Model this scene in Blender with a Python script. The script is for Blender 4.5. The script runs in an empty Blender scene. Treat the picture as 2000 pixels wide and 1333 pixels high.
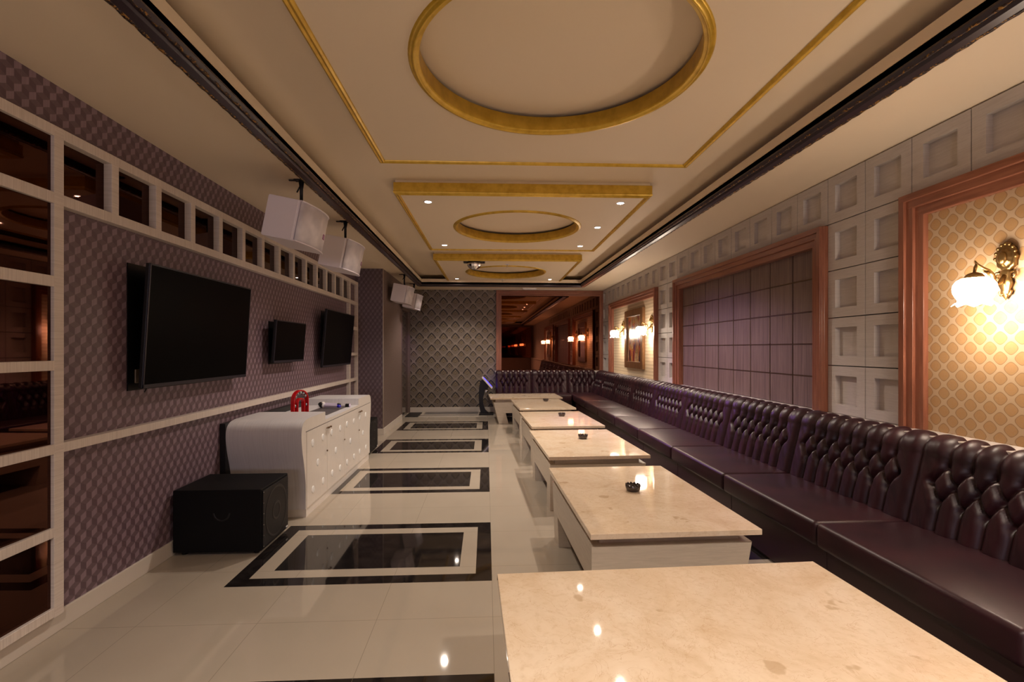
import bpy, bmesh, math, random
import numpy as np
from mathutils import Vector, Matrix
random.seed(7)
PI = math.pi
S = bpy.context.scene
COL = S.collection

# ------------------------------------------------------------------ camera, world, exposure
F_PX = 960.0
YAW = math.atan(50.5 / F_PX)
cam_d = bpy.data.cameras.new('camera')
cam = bpy.data.objects.new('camera', cam_d)
COL.objects.link(cam)
cam_d.sensor_fit = 'HORIZONTAL'
cam_d.sensor_width = 36.0
cam_d.lens = 36.0 * F_PX / 2000.0
cam_d.shift_y = (682.0 - 666.5) / 2000.0
cam_d.clip_start = 0.02
cam.location = (0, 0, 1.4)
cam.rotation_euler = (PI / 2, 0, -YAW)
S.camera = cam
w = bpy.data.worlds.new('world')
S.world = w
w.use_nodes = True
w.node_tree.nodes['Background'].inputs[0].default_value = (0.01, 0.008, 0.01, 1)
w.node_tree.nodes['Background'].inputs[1].default_value = 0.3
S.view_settings.view_transform = 'Standard'
S.view_settings.look = 'None'
S.view_settings.exposure = 1.68
S.view_settings.gamma = 1.0
S.view_settings.use_curve_mapping = False
S.cycles.use_denoising = True
S.cycles.max_bounces = 10
S.cycles.diffuse_bounces = 6
S.cycles.glossy_bounces = 6
S.cycles.sample_clamp_indirect = 6.0
S.cycles.caustics_reflective = False
S.cycles.caustics_refractive = False

SCONCE_E = 17.0          # glass shades
DOWN_W = 36.0            # recessed spots
SCONCE_COL = (1.0, 0.82, 0.66)
DOWN_COL = (1.0, 0.85, 0.72)
VIOLET_W = 58.0          # party light

FILL_E = 2.5             # added fill panel behind the camera

# ------------------------------------------------------------------ room measures (metres, camera at origin)
XL, XR, YB, YF = -2.13, 2.62, 10.95, -5.3
ZS, ZC, ZP, ZL = 2.71, 2.90, 2.79, 2.815      # soffit, raised ceiling, panel underside, lip top
TX0, TX1, TY1, TY0 = -1.30, 1.93, 9.98, -5.0  # tray opening
LED = 0.915                                   # ledge above the bench

# ------------------------------------------------------------------ node helper
class X:
    def __init__(s, nt, v): s.nt, s.v = nt, v
    def _m(s, op, *a):
        n = s.nt.nodes.new('ShaderNodeMath'); n.operation = op
        for i, q in enumerate((s,) + a):
            q = q.v if isinstance(q, X) else q
            if isinstance(q, (int, float)): n.inputs[i].default_value = q
            else: s.nt.links.new(q, n.inputs[i])
        return X(s.nt, n.outputs[0])
    def __add__(s, o): return s._m('ADD', o)
    __radd__ = __add__
    def __sub__(s, o): return s._m('SUBTRACT', o)
    def __rsub__(s, o): return X(s.nt, o)._m('SUBTRACT', s) if not isinstance(o, X) else o - s
    def __mul__(s, o): return s._m('MULTIPLY', o)
    __rmul__ = __mul__
    def __truediv__(s, o): return s._m('DIVIDE', o)
    def __pow__(s, o): return s._m('POWER', o)
    def gt(s, o): return s._m('GREATER_THAN', o)
    def lt(s, o): return s._m('LESS_THAN', o)
    def abs(s): return s._m('ABSOLUTE')
    def floor(s): return s._m('FLOOR')
    def mod(s, o): return s._m('FLOORED_MODULO', o)
    def cos(s): return s._m('COSINE')
    def sin(s): return s._m('SINE')
    def sqrt(s): return s._m('SQRT')
    def min(s, o): return s._m('MINIMUM', o)
    def max(s, o): return s._m('MAXIMUM', o)

def smooth(x, a, b):
    n = x.nt.nodes.new('ShaderNodeMapRange'); n.interpolation_type = 'SMOOTHSTEP'
    x.nt.links.new(x.v, n.inputs[0]); n.inputs[1].default_value = a; n.inputs[2].default_value = b
    return X(x.nt, n.outputs[0])

class Mat:
    def __init__(s, name, base=(.5, .5, .5), rough=.5, metal=0.0, **kw):
        s.m = bpy.data.materials.new(name); s.m.use_nodes = True
        s.nt = s.m.node_tree; s.b = s.nt.nodes['Principled BSDF']
        s.set('Base Color', base); s.set('Roughness', rough); s.set('Metallic', metal)
        for k, v in kw.items(): s.set(k.replace('_', ' '), v)
    def set(s, k, v):
        i = s.b.inputs[k]
        if isinstance(v, X): v = v.v
        if isinstance(v, tuple): i.default_value = tuple(v) + ((1,) if len(v) == 3 else ())
        elif isinstance(v, (int, float)): i.default_value = v
        else: s.nt.links.new(v, i)
    def co(s):
        t = s.nt.nodes.new('ShaderNodeTexCoord'); q = s.nt.nodes.new('ShaderNodeSeparateXYZ')
        s.nt.links.new(t.outputs['Object'], q.inputs[0])
        return [X(s.nt, q.outputs[i]) for i in range(3)]
    def mix(s, f, a, b):
        n = s.nt.nodes.new('ShaderNodeMix'); n.data_type = 'RGBA'
        for i, q in ((0, f), (6, a), (7, b)):
            q = q.v if isinstance(q, X) else q
            if isinstance(q, tuple): n.inputs[i].default_value = q + (1,)
            elif isinstance(q, (int, float)): n.inputs[i].default_value = q
            else: s.nt.links.new(q, n.inputs[i])
        return n.outputs[2]
    def noise(s, scale=(1, 1, 1), sc=5.0, detail=4.0, rough=.55, dist=0.0):
        t = s.nt.nodes.new('ShaderNodeTexCoord'); mp = s.nt.nodes.new('ShaderNodeMapping'); n = s.nt.nodes.new('ShaderNodeTexNoise')
        s.nt.links.new(t.outputs['Object'], mp.inputs[0]); s.nt.links.new(mp.outputs[0], n.inputs['Vector'])
        mp.inputs['Scale'].default_value = scale
        n.inputs['Scale'].default_value = sc; n.inputs['Detail'].default_value = detail
        n.inputs['Roughness'].default_value = rough; n.inputs['Distortion'].default_value = dist
        return X(s.nt, n.outputs[0])
    def ramp(s, f, *stops):
        n = s.nt.nodes.new('ShaderNodeValToRGB'); s.nt.links.new(f.v, n.inputs[0])
        e = n.color_ramp.elements
        e[0].position = stops[0][0]; e[0].color = stops[0][1] + (1,)
        e[1].position = stops[-1][0]; e[1].color = stops[-1][1] + (1,)
        for p, c in stops[1:-1]: e.new(p).color = c + (1,)
        return n.outputs[0]
    def bump(s, h, strength=.3, dist=.01):
        n = s.nt.nodes.new('ShaderNodeBump'); s.nt.links.new(h.v, n.inputs['Height'])
        n.inputs['Strength'].default_value = strength; n.inputs['Distance'].default_value = dist
        s.nt.links.new(n.outputs[0], s.b.inputs['Normal'])

def emit(name, col, e, base=(.8, .8, .8)):
    m = Mat(name, base, .4); m.set('Emission Color', col); m.set('Emission Strength', e); return m.m

# ------------------------------------------------------------------ materials
M = {}
def wood(name, a, b, scale, rough=.35, sc=1.0, dist=.6):
    m = Mat(name, a, rough)
    n = m.noise(scale, sc, 5, .6, dist)
    m.set('Base Color', m.ramp(n, (.3, a), (.5, tuple((x + y) / 2 for x, y in zip(a, b))), (.7, b)))
    m.bump(n, .08, .004)
    return m.m
m = Mat('ceiling_paint', (.78, .66, .49), .6); m.bump(m.noise((1, 1, 1), 3, 3), .03, .01); M['ceil'] = m.m
m = Mat('lip_paint', (.62, .50, .36), .55); M['lip'] = m.m
m = Mat('plain_white_paint', (.72, .68, .64), .5); M['white'] = m.m
m = Mat('skirting_paint', (.60, .54, .48), .35); M['skirt'] = m.m
m = Mat('gold_paint', (.50, .30, .035), .34, .3); n = m.noise((1, 1, 1), 14, 5)
m.set('Base Color', m.ramp(n, (.3, (.52, .31, .02)), (.6, (.70, .45, .05)))); M['gold'] = m.m
# dark carved crown
m = Mat('dark_carved_wood', (.045, .022, .02), .3, .25); x, y, z = m.co()
n = m.noise((1, 1, 1), 70, 3)
m.set('Base Color', m.mix(n.gt(.55), (.03, .016, .014), (.34, .17, .03))); m.bump(n, .8, .01); M['crowncarve'] = m.m
M['crown'] = Mat('dark_crown_paint', (.030, .018, .024), .3, .0).m
# lattice and pale laminate
m = Mat('pale_streaked_laminate', (.6, .52, .46), .45); n = m.noise((1, 1, 60), 4, 4, .7)
m.set('Base Color', m.ramp(n, (.3, (.56, .48, .43)), (.7, (.76, .68, .62)))); M['lam_h'] = m.m
m = Mat('pale_streaked_laminate_rail', (.6, .52, .46), .45); n = m.noise((1, 60, 1), 4, 4, .7)
m.set('Base Color', m.ramp(n, (.3, (.56, .48, .43)), (.7, (.76, .68, .62)))); M['lam_v'] = m.m
m = Mat('tile_board', (.56, .50, .47), .65, 0, Specular_IOR_Level=.2); n = m.noise((1, 2, 30), 3, 5, .7, .8)
m.set('Base Color', m.ramp(n, (.3, (.46, .42, .39)), (.7, (.56, .52, .49)))); M['tile'] = m.m
M['gap'] = Mat('dark_joint', (.03, .02, .02), .6).m
# table laminate and marble
m = Mat('table_laminate', (.56, .48, .38), .35); n = m.noise((2, 2, 30), 3, 5, .7, .5)
m.set('Base Color', m.ramp(n, (.3, (.50, .43, .35)), (.7, (.62, .54, .45)))); M['tlam'] = m.m
m = Mat('cream_marble', (.7, .56, .4), .045)
n1 = m.noise((1, 1, 1), 3.2, 8, .62, .9); n2 = m.noise((1, 1, 1), 38, 4, .6, .3); n3 = m.noise((1, 1, 1), 5.5, 6, .55, 2.6)
vein = 1 - smooth((n3 - .5).abs(), .0, .009)
spot = smooth(m.noise((1, 1, 1), 6.5, 3, .5), .655, .70)
c = m.ramp(n1, (.28, (.60, .45, .30)), (.5, (.70, .56, .41)), (.75, (.76, .64, .50)))
c = m.mix(smooth(n2, .45, .8) * .5, c, (.55, .40, .25))
c = m.mix(vein * .4, c, (.46, .27, .14)); c = m.mix(spot * .55, c, (.42, .28, .15))
m.set('Base Color', c); m.set('Specular IOR Level', .5); M['marble'] = m.m
# cube wallpaper (tumbling blocks)
def cubes(name, a, b, c, axis=1, period=.073, rowp=.104):
    m = Mat(name, a, .42); co = m.co(); u, v = co[axis], co[2]
    U = u / period; V = v / rowp * 2.0 * .866   # hex lattice: width 1, rows .866 apart
    def cell(du, dv):
        a_ = (U + du).mod(1.0) - .5; b_ = (V + dv).mod(1.732) - .866
        return a_, b_
    a1, b1 = cell(0, 0); a2, b2 = cell(.5, .866)
    near = (a1 * a1 + b1 * b1).lt(a2 * a2 + b2 * b2)
    p = a1 * near + a2 * (1 - near); q = b1 * near + b2 * (1 - near)
    top = q.gt(p.abs() * .577)
    right = p.gt(0.0)
    st = m.noise((1, 90, 2) if axis == 1 else (90, 1, 2), 3, 2)
    cc = m.mix(right, a, c); cc = m.mix(top, cc, b)
    cc = m.mix(smooth(st, .3, .7) * .25, cc, (.09, .06, .075))
    m.set('Base Color', cc)
    h = right * (.3 - p * .6) + (1 - right) * (p * .6 + .3)
    h2 = top * .35 + (1 - top) * h
    m.bump(h2, .35, .006); return m.m
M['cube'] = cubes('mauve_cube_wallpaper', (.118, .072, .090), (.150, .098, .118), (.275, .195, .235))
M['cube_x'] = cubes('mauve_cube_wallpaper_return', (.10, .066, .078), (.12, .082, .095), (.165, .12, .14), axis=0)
m = Mat('brown_weave_wallpaper', (.14, .10, .09), .5); n = m.noise((1, 3, 70), 4, 3)
m.set('Base Color', m.ramp(n, (.3, (.13, .088, .078)), (.7, (.19, .135, .12)))); M['weave'] = m.m
# damask
m = Mat('grey_damask_wallpaper', (.2, .17, .13), .42); x, y, z = m.co(); P = .262
def motif(u, v, a, b):
    au = u.abs() / a; up = v.gt(0.0); av = v.abs() / (up * b + (1 - up) * (b * .62))
    g = (au ** 1.3 + av ** 1.15)
    ring = g.gt(.68) * g.lt(1.0) * v.gt(-b * .12)
    return ring, g.lt(.68), g
def loc(c, off): return (c / P + off).mod(1.0) - .5
u1, v1 = loc(x, .1), loc(z, .2); u2, v2 = loc(x, .6), loc(z, .66)
r1, i1, g1 = motif(u1, v1, .37, .42); r2, i2, g2 = motif(u2, v2, .26, .33)
n = m.noise((1, 1, 1), 55, 3); leaf = smooth(((u1.abs() * 50 + v1 * 30).sin() * .5 + n), .4, .7)
leaf2 = smooth(((u2.abs() * 50 + v2 * 30).sin() * .5 + n), .4, .7)
band = smooth(((u1 * 2 * PI).cos() + ((v1 + .03) * 2 * PI).cos()).abs(), .1, .35)
c = m.mix(band, (.225, .185, .15), (.155, .122, .098))
c = m.mix(i1, c, m.mix(leaf, (.075, .055, .036), (.22, .17, .105)))
c = m.mix(i2, c, m.mix(leaf2, (.075, .055, .036), (.22, .17, .105)))
c = m.mix((r1 + r2).min(1.0), c, (.016, .011, .011))
c = m.mix(smooth(n, .55, .7) * .3, c, (.08, .065, .055))
m.set('Base Color', c); M['damask'] = m.m
# amber medallion wallpaper
m = Mat('amber_medallion_wallpaper', (.6, .4, .18), .5); x, y, z = m.co(); P = .104
f = ((y / P * 2 * PI).cos() + (z / P * 2 * PI).cos()).abs() * .5
pt = f
n = m.noise((1, 1, 1), 90, 2)
c = m.mix(smooth(pt, .21, .27), (.46, .33, .21), (.29, .17, .08))
c = m.mix(smooth(pt, .34, .42), c, (.40, .235, .105))
c = m.mix(smooth(n, .45, .65) * smooth(pt, .3, .4) * .5, c, (.40, .22, .08))
m.set('Base Color', c); M['amber'] = m.m
m = Mat('beige_horizontal_stripe_wallpaper', (.6, .5, .35), .5); x, y, z = m.co()
n = m.noise((1, 1, 30), 3, 4)
st = ((z * 2 * PI / .055).sin() * .5 + .5) * .5 + n * .5
m.set('Base Color', m.ramp(st, (.3, (.50, .39, .25)), (.7, (.64, .53, .37)))); M['stripe'] = m.m
# woods
M['red_v'] = wood('red_wood_upright', (.17, .055, .03), (.30, .115, .065), (9, 9, .7), .3, 4)
M['red_h'] = wood('red_wood_rail', (.17, .055, .03), (.30, .115, .065), (9, .7, 9), .3, 4)
M['red_hx'] = wood('red_wood_rail_across', (.17, .055, .03), (.30, .115, .065), (.7, 9, 9), .3, 4)
M['dark_v'] = wood('dark_walnut_board', (.085, .050, .042), (.19, .125, .105), (9, 14, .5), .5, 4)
M['walnut'] = wood('walnut_picture_frame', (.10, .045, .015), (.20, .095, .035), (5, 5, 2), .35, 4)
# mirrors and glass
M['mirror'] = Mat('bronze_mirror', (.19, .075, .042), .015, 1.0).m
M['mirror_dark'] = Mat('dark_bronze_mirror', (.070, .028, .019), .02, 1.0).m
M['doorglass'] = Mat('dark_gloss_door', (.06, .042, .035), .08).m
# leather
m = Mat('maroon_leather', (.035, .010, .013), .40); n = m.noise((1, 1, 1), 130, 3); n2 = m.noise((1, 1, 1), 4, 3)
m.set('Base Color', m.ramp(n2, (.3, (.016, .0045, .008)), (.7, (.034, .0075, .012)))); m.bump(n, .12, .002)
m.set('Specular IOR Level', .42); M['leather'] = m.m
M['leather_dark'] = Mat('maroon_leather_skirt', (.035, .012, .016), .4).m
# cabinet, speakers, electronics
m = Mat('white_ribbed_laminate', (.68, .66, .67), .35); n = m.noise((70, 1, 1), 3, 2)
m.set('Base Color', m.ramp(n, (.3, (.60, .58, .60)), (.7, (.70, .68, .70)))); M['cabside'] = m.m
m = Mat('white_lacquer', (.72, .66, .60), .3); n = m.noise((2, 60, 2), 3, 2)
m.set('Base Color', m.ramp(n, (.3, (.68, .62, .57)), (.7, (.74, .69, .64)))); M['cab'] = m.m
M['disc'] = Mat('white_disc', (.85, .85, .85), .25).m
M['black'] = Mat('black_plastic', (.009, .008, .009), .4, 0, Specular_IOR_Level=.3).m
M['blackvinyl'] = Mat('black_textured_paint', (.004, .0036, .004), .6, 0, Specular_IOR_Level=.14).m
M['screen'] = Mat('black_screen_glass', (.0012, .0012, .0015), .35, 0, Specular_IOR_Level=.03).m
M['bezel'] = Mat('dark_violet_bezel', (.012, .010, .022), .35).m
M['tv_shadow'] = Mat('black_shadow', (.004, .0035, .0035), .35, 0, Specular_IOR_Level=.25).m
m = Mat('perforated_metal', (.03, .027, .03), .5, 0, Specular_IOR_Level=.2); x, y, z = m.co()
d = ((y * 2 * PI / .008).sin() * (z * 2 * PI / .008).sin()).gt(.1)
m.set('Base Color', m.mix(d, (.016, .014, .016), (.003, .003, .003))); M['perf'] = m.m
M['spk'] = Mat('white_speaker_shell', (.82, .76, .82), .35).m
m = Mat('white_speaker_cloth', (.7, .68, .72), .45); n = m.noise((1, 1, 1), 6, 2, .4)
m.set('Base Color', m.ramp(n, (.35, (.58, .55, .62)), (.6, (.86, .82, .88)))); M['cloth'] = m.m
M['badge'] = Mat('magenta_badge', (.30, .04, .22), .3).m
M['badge2'] = Mat('pale_badge_letter', (.7, .5, .7), .3).m
M['chrome'] = Mat('chrome', (.7, .7, .72), .15, 1.0).m
M['bronze'] = Mat('antique_bronze', (.28, .17, .06), .28, .9).m
M['handle'] = Mat('aged_brass', (.16, .10, .06), .3, .8).m
M['red'] = Mat('red_plastic', (.55, .008, .012), .25).m
M['jingle'] = Mat('steel_jingle', (.45, .45, .46), .25, 1.0).m
M['micbody'] = Mat('pearl_plastic', (.62, .55, .72), .25).m
M['blue'] = Mat('blue_plastic', (.03, .02, .5), .3).m
M['bluescreen'] = emit('blue_display', (.08, .06, .95), .55, (.02, .02, .1))
M['whiteplastic'] = Mat('white_plastic', (.75, .73, .74), .35).m
M['socket'] = Mat('dull_socket_plastic', (.16, .11, .06), .4).m
M['ash'] = Mat('smoked_glass', (.035, .024, .022), .12, 0, Specular_IOR_Level=.8).m
M['shade'] = emit('lit_glass_shade', SCONCE_COL, SCONCE_E)
M['fill'] = emit('lit_fill_panel', (.88, .80, 1.0), FILL_E)
M['lens'] = emit('lit_lens', DOWN_COL, 30.0)
M['greymat'] = Mat('grey_tray_liner', (.10, .085, .09), .5).m
M['mat'] = Mat('black_rubber_mat', (.012, .010, .010), .5).m
# abstract painting
m = Mat('abstract_paint', (.3, .2, .1), .3); n1 = m.noise((1, 3.0, 1.0), 3.0, 4, .55, .8); n2 = m.noise((1, 3, 1.5), 2.4, 4, .5, .6)
c = m.ramp(n1, (.36, (.02, .01, .02)), (.42, (.42, .03, .015)), (.47, (.50, .28, .03)), (.51, (.12, .05, .02)), (.55, (.62, .50, .26)), (.60, (.35, .06, .02)), (.66, (.60, .55, .45)))
x, y, z = m.co()
c = m.mix(smooth(n2, .56, .60) * smooth(z, 1.25, 1.4) * smooth(1.9 - z, .1, .25), c, (.05, .02, .12)); m.set('Base Color', c); M['art'] = m.m
# floor: cream porcelain, black inlaid rectangles
m = Mat('polished_inlaid_floor', (.5, .45, .38), .045); x, y, z = m.co()
fy = (y + 1.85 * 4 - 2.97).mod(1.85)
dy = fy.min(1.0 - fy)
dA = (x + 1.54).min(.035 - x); dB = (x - .95).min(2.55 - x)
d = dA.max(dB).min(dy)
blk = d.gt(0.0) * d.lt(.10) + d.gt(.205)
jx = ((x - .035).mod(.6) - .3).abs().gt(.2986); jy = ((y - 2.57 + 6).mod(.6) - .3).abs().gt(.2986)
joint = jx.max(jy)
n = m.noise((1, 1, 1), 1.2, 3); nb = m.noise((1, 1, 1), 9, 6, .65, 1.0)
cream = m.ramp(n, (.3, (.37, .315, .25)), (.7, (.41, .355, .285)))
black = m.ramp(nb, (.45, (.010, .008, .008)), (.8, (.030, .024, .022)))
c = m.mix(blk.min(1.0), cream, black); c = m.mix(joint * .45, c, (.10, .08, .06))
m.set('Base Color', c); m.set('Specular IOR Level', .62); M['floor'] = m.m

# ------------------------------------------------------------------ mesh helpers
def nb(): return bmesh.new()
def box(b, x0, x1, y0, y1, z0, z1, bev=0.0, seg=2, mi=0):
    r = bmesh.ops.create_cube(b, size=1.0); vs = r['verts']
    for v in vs:
        v.co = Vector(((x0 + x1) / 2 + v.co.x * (x1 - x0), (y0 + y1) / 2 + v.co.y * (y1 - y0), (z0 + z1) / 2 + v.co.z * (z1 - z0)))
    fs = {f for v in vs for f in v.link_faces}
    for f in fs: f.material_index = mi
    if bev:
        es = list({e for v in vs for e in v.link_edges})
        bmesh.ops.bevel(b, geom=es, offset=bev, segments=seg, profile=.5, affect='EDGES')
    return b
def prism(b, pts, axis, a0, a1, mi=0, smooth_=False):
    """pts in the plane of the two other axes (order x,y,z without axis), extruded along axis"""
    def mk(p, a):
        l = list(p); l.insert(axis, a); return Vector(l)
    A = [b.verts.new(mk(p, a0)) for p in pts]; B = [b.verts.new(mk(p, a1)) for p in pts]
    n = len(pts); fs = [b.faces.new(A), b.faces.new(B[::-1])]
    for i in range(n):
        f = b.faces.new((A[i], B[i], B[(i + 1) % n], A[(i + 1) % n])); f.smooth = smooth_; fs.append(f)
    for f in fs: f.material_index = mi
    bmesh.ops.recalc_face_normals(b, faces=fs)
    return b
def lathe(b, prof, c=(0, 0, 0), n=24, axis='z', wob=None, closed=False, mi=0, a0=0, a1=2 * PI):
    """prof: list of (r, h) ; axis direction"""
    rings = []; full = abs(a1 - a0 - 2 * PI) < 1e-6
    cnt = n if full else n + 1
    for k, (r, h) in enumerate(prof):
        ring = []
        for i in range(cnt):
            t = a0 + (a1 - a0) * i / n; rr, hh = (wob(k, t, r, h) if wob else (r, h))
            p = (rr * math.cos(t), rr * math.sin(t), hh)
            if axis == 'x': p = (p[2], p[0], p[1])
            elif axis == 'y': p = (p[0], p[2], p[1])
            ring.append(b.verts.new(Vector(p) + Vector(c)))
        rings.append(ring)
    fs = []
    for k in range(len(rings) - 1 + (1 if closed else 0)):
        q, r2 = rings[k], rings[(k + 1) % len(rings)]
        for i in range(cnt if full else n):
            j = (i + 1) % cnt
            try: f = b.faces.new((q[i], q[j], r2[j], r2[i])); f.smooth = True; f.material_index = mi; fs.append(f)
            except ValueError: pass
    bmesh.ops.recalc_face_normals(b, faces=fs)
    return b
def tube(b, pts, r, n=8, caps=True):
    """tube along points, r scalar or list"""
    pts = [Vector(p) for p in pts]; rs = r if isinstance(r, (list, tuple)) else [r] * len(pts)
    rings = []; up = Vector((0, 0, 1)); prev = None
    for i, p in enumerate(pts):
        d = (pts[min(i + 1, len(pts) - 1)] - pts[max(i - 1, 0)]).normalized()
        if prev is None:
            a = d.cross(up) if abs(d.dot(up)) < .95 else d.cross(Vector((1, 0, 0)))
        else: a = prev - d * prev.dot(d)
        a.normalize(); prev = a; c = d.cross(a)
        rings.append([b.verts.new(p + a * rs[i] * math.cos(2 * PI * k / n) + c * rs[i] * math.sin(2 * PI * k / n)) for k in range(n)])
    fs = []
    for i in range(len(rings) - 1):
        for k in range(n):
            f = b.faces.new((rings[i][k], rings[i][(k + 1) % n], rings[i + 1][(k + 1) % n], rings[i + 1][k])); f.smooth = True; fs.append(f)
    if caps:
        fs.append(b.faces.new(rings[0])); fs.append(b.faces.new(rings[-1]))
    bmesh.ops.recalc_face_normals(b, faces=fs)
    return b
def ball(b, c, r, sx=1, sy=1, sz=1, u=16, v=10):
    mt = Matrix.Translation(c) @ Matrix.Diagonal((sx, sy, sz, 1))
    for q in bmesh.ops.create_uvsphere(b, u_segments=u, v_segments=v, radius=r, matrix=mt)['verts']:
        for f in q.link_faces: f.smooth = True
    return b
def obj(name, b, mats, parent=None):
    me = bpy.data.meshes.new(name); b.to_mesh(me); b.free()
    for k in (mats if isinstance(mats, (list, tuple)) else [mats]): me.materials.append(M[k])
    o = bpy.data.objects.new(name, me); COL.objects.link(o)
    if parent: o.parent = parent
    return o
def struct(name, b, mats, parent=None):
    o = obj(name, b, mats, parent)
    if not parent: o['kind'] = 'structure'
    return o
def tag(o, label, cat, group=None):
    o['label'] = label; o['category'] = cat
    if group: o['group'] = group
    return o
def thing(name, label, cat, loc=(0, 0, 0), rz=0, group=None):
    o = bpy.data.objects.new(name, None); o.empty_display_size = .1; COL.objects.link(o)
    o.location = loc; o.rotation_euler = (0, 0, rz)
    return tag(o, label, cat, group)
KIDS = {}
def dup(root, loc, rz, label):
    def cp(o, par):
        c = o.copy(); COL.objects.link(c)
        if par: c.parent = par
        for ch in o.children: cp(ch, c)
        return c
    r = cp(root, None); r.location = loc; r.rotation_euler = (0, 0, rz); r['label'] = label
    return r

# ------------------------------------------------------------------ room shell
struct('floor', box(nb(), XL - .3, XR + .1, YF, YB + .1, -.1, 0), 'floor')
b = nb()   # soffit ring
for a in ((XL - .1, TX0, YF, YB + .1), (TX1, XR + .1, YF, YB + .1), (TX0, TX1, TY1, YB + .1), (TX0, TX1, YF, TY0)):
    box(b, a[0], a[1], a[2], a[3], ZS, ZS + .04)
for a in ((TX0 - .03, TX0, TY0, TY1), (TX1, TX1 + .03, TY0, TY1), (TX0 - .03, TX1 + .03, TY1, TY1 + .03), (TX0 - .03, TX1 + .03, TY0 - .03, TY0)):
    box(b, *a, ZS, ZL)
box(b, XL - .1, XR + .1, YF, YB + .1, ZC, ZC + .1)
struct('ceiling', b, 'ceil')
# dark crown moulding around the tray
def crown_prof(s):   # (offset outwards from opening, z)
    return [(-.008, ZS + .001), (-.012, ZS - .012), (.0, ZS - .03), (.018, ZS - .022), (.028, ZS - .038), (.062, ZS - .045), (.085, ZS - .028), (.092, ZS - .0), (.092, ZS + .001)]
b = nb()
for s, x0 in ((-1, TX0), (1, TX1)):
    prism(b, [(x0 + s * o_, z_) for o_, z_ in crown_prof(0)], 1, TY0, TY1 + .06)
prism(b, [(TY1 + o_, z_) for o_, z_ in crown_prof(0)], 0, TX0 - .06, TX1 + .06)
struct('trim_1', b, 'crown')
b = nb()
for s, x0 in ((-1, TX0), (1, TX1)):
    for o_, r_ in ((.072, .013), (.004, .008)):
        xx = x0 + s * o_
        ys = np.arange(TY0, TY1 + .06, .05)
        tube(b, [(xx, y_, ZS - (.036 if o_ > .05 else .024)) for y_ in ys], [r_ * (1.15 if i % 2 else .85) for i in range(len(ys))], 6)
struct('trim_2', b, 'crowncarve')

# left wall and column, door recess
struct('wall_left', box(nb(), XL - .1, XL, YF, 8.12, 0, ZC), 'cube')
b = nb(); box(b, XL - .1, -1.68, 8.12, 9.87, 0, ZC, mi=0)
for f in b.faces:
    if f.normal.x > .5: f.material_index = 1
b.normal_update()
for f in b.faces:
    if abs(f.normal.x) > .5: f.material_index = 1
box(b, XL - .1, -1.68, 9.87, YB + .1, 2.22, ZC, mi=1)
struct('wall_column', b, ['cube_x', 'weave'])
b = nb(); box(b, -1.78, -1.72, 9.87, YB, 0, 2.22)
d1 = struct('door_1', b, 'doorglass')
b = nb(); box(b, -1.735, -1.672, 9.87, 9.91, 0, 2.24); box(b, -1.735, -1.672, YB - .06, YB, 0, 2.24); box(b, -1.735, -1.672, 9.87, YB, 2.2, 2.24)
obj('door_frame', b, 'weave', d1)
b = nb(); tube(b, [(-1.705, 9.99, .95), (-1.705, 9.99, 1.25)], .012); box(b, -1.72, -1.70, 9.98, 10.0, .97, .99); box(b, -1.72, -1.70, 9.98, 10.0, 1.21, 1.23)
obj('door_handle', b, 'chrome', d1)
b = nb(); tube(b, [(-1.679, 8.121, .1), (-1.679, 8.121, ZS)], .006)
struct('trim_3', b, 'skirt')
# back wall
struct('wall_back', box(nb(), XL - .1, XR + .1, YB, YB + .1, 0, ZC), 'damask')
struct('wall_front', box(nb(), XL - .1, XR + .1, YF - .1, YF, 0, ZC), 'weave')
# skirtings
struct('baseboard_left', box(nb(), XL, XL + .015, YF, 8.12, 0, .10, .003), 'skirt')
b = nb(); box(b, -1.68, -1.665, 8.12, 9.87, 0, .10); box(b, XL, -1.665, 8.105, 8.12, 0, .10)
struct('baseboard_column', b, 'skirt')
struct('baseboard_back', box(nb(), -1.70, .20, YB - .015, YB, 0, .11, .003), 'skirt')

# right wall: cladding of recessed square boards
wr = struct('wall_right', box(nb(), XR + .055, XR + .15, YF, YB + .1, 0, ZC), 'gap')
ROWS = [2.705, 2.35, 1.992, 1.634, 1.275, LED]
def tile_bm(y0, y1, z0, z1):
    b = nb(); g = .0035; fw = .075 * min(1, (y1 - y0) / .36)
    y0 += g; y1 -= g; z0 += g; z1 -= g
    a0, a1, c0, c1 = y0 + fw, y1 - fw, z0 + .07, z1 - .07
    xf, xb = XR, XR + .05
    box(b, xf, xb, y0, a0, z0, z1); box(b, xf, xb, a1, y1, z0, z1); box(b, xf, xb, a0, a1, z0, c0); box(b, xf, xb, a0, a1, c1, z1)
    box(b, xb - .012, xb + .003, a0, a1, c0, c1)
    return b
P = .3722
edges = [3.641 + P * k for k in range(-6, 11)] + [7.363 + .3525 * k for k in range(1, 9)] + [10.183 + .3835, YB]
for i in range(len(edges) - 1):
    a, c = edges[i], edges[i + 1]
    obj('square_panel', tile_bm(a, c, ROWS[1], ROWS[0]), 'tile', wr)
    mid = (a + c) / 2
    if 2.92 < mid < 3.641 or 6.62 < mid < 7.363 or mid > 10.18:
        for r in range(1, 5): obj('square_panel', tile_bm(a, c, ROWS[r + 1], ROWS[r]), 'tile', wr)
b = nb()
box(b, XR, XR + .05, YF, edges[0] - .004, .0, ROWS[0])
obj('plain_cladding', b, 'tile', wr)
# ledge above the bench, both walls
b = nb(); box(b, 2.47, XR + .055, YF, YB, LED - .04, LED, .004); box(b, .20, 2.47, 10.80, YB, LED - .04, LED, .004)
box(b, 2.49, XR + .05, YF, YB, 0, LED - .04)
box(b, .22, 2.49, 10.82, YB - .001, 0, LED - .04)
struct('trim_4', b, 'tile')

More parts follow.
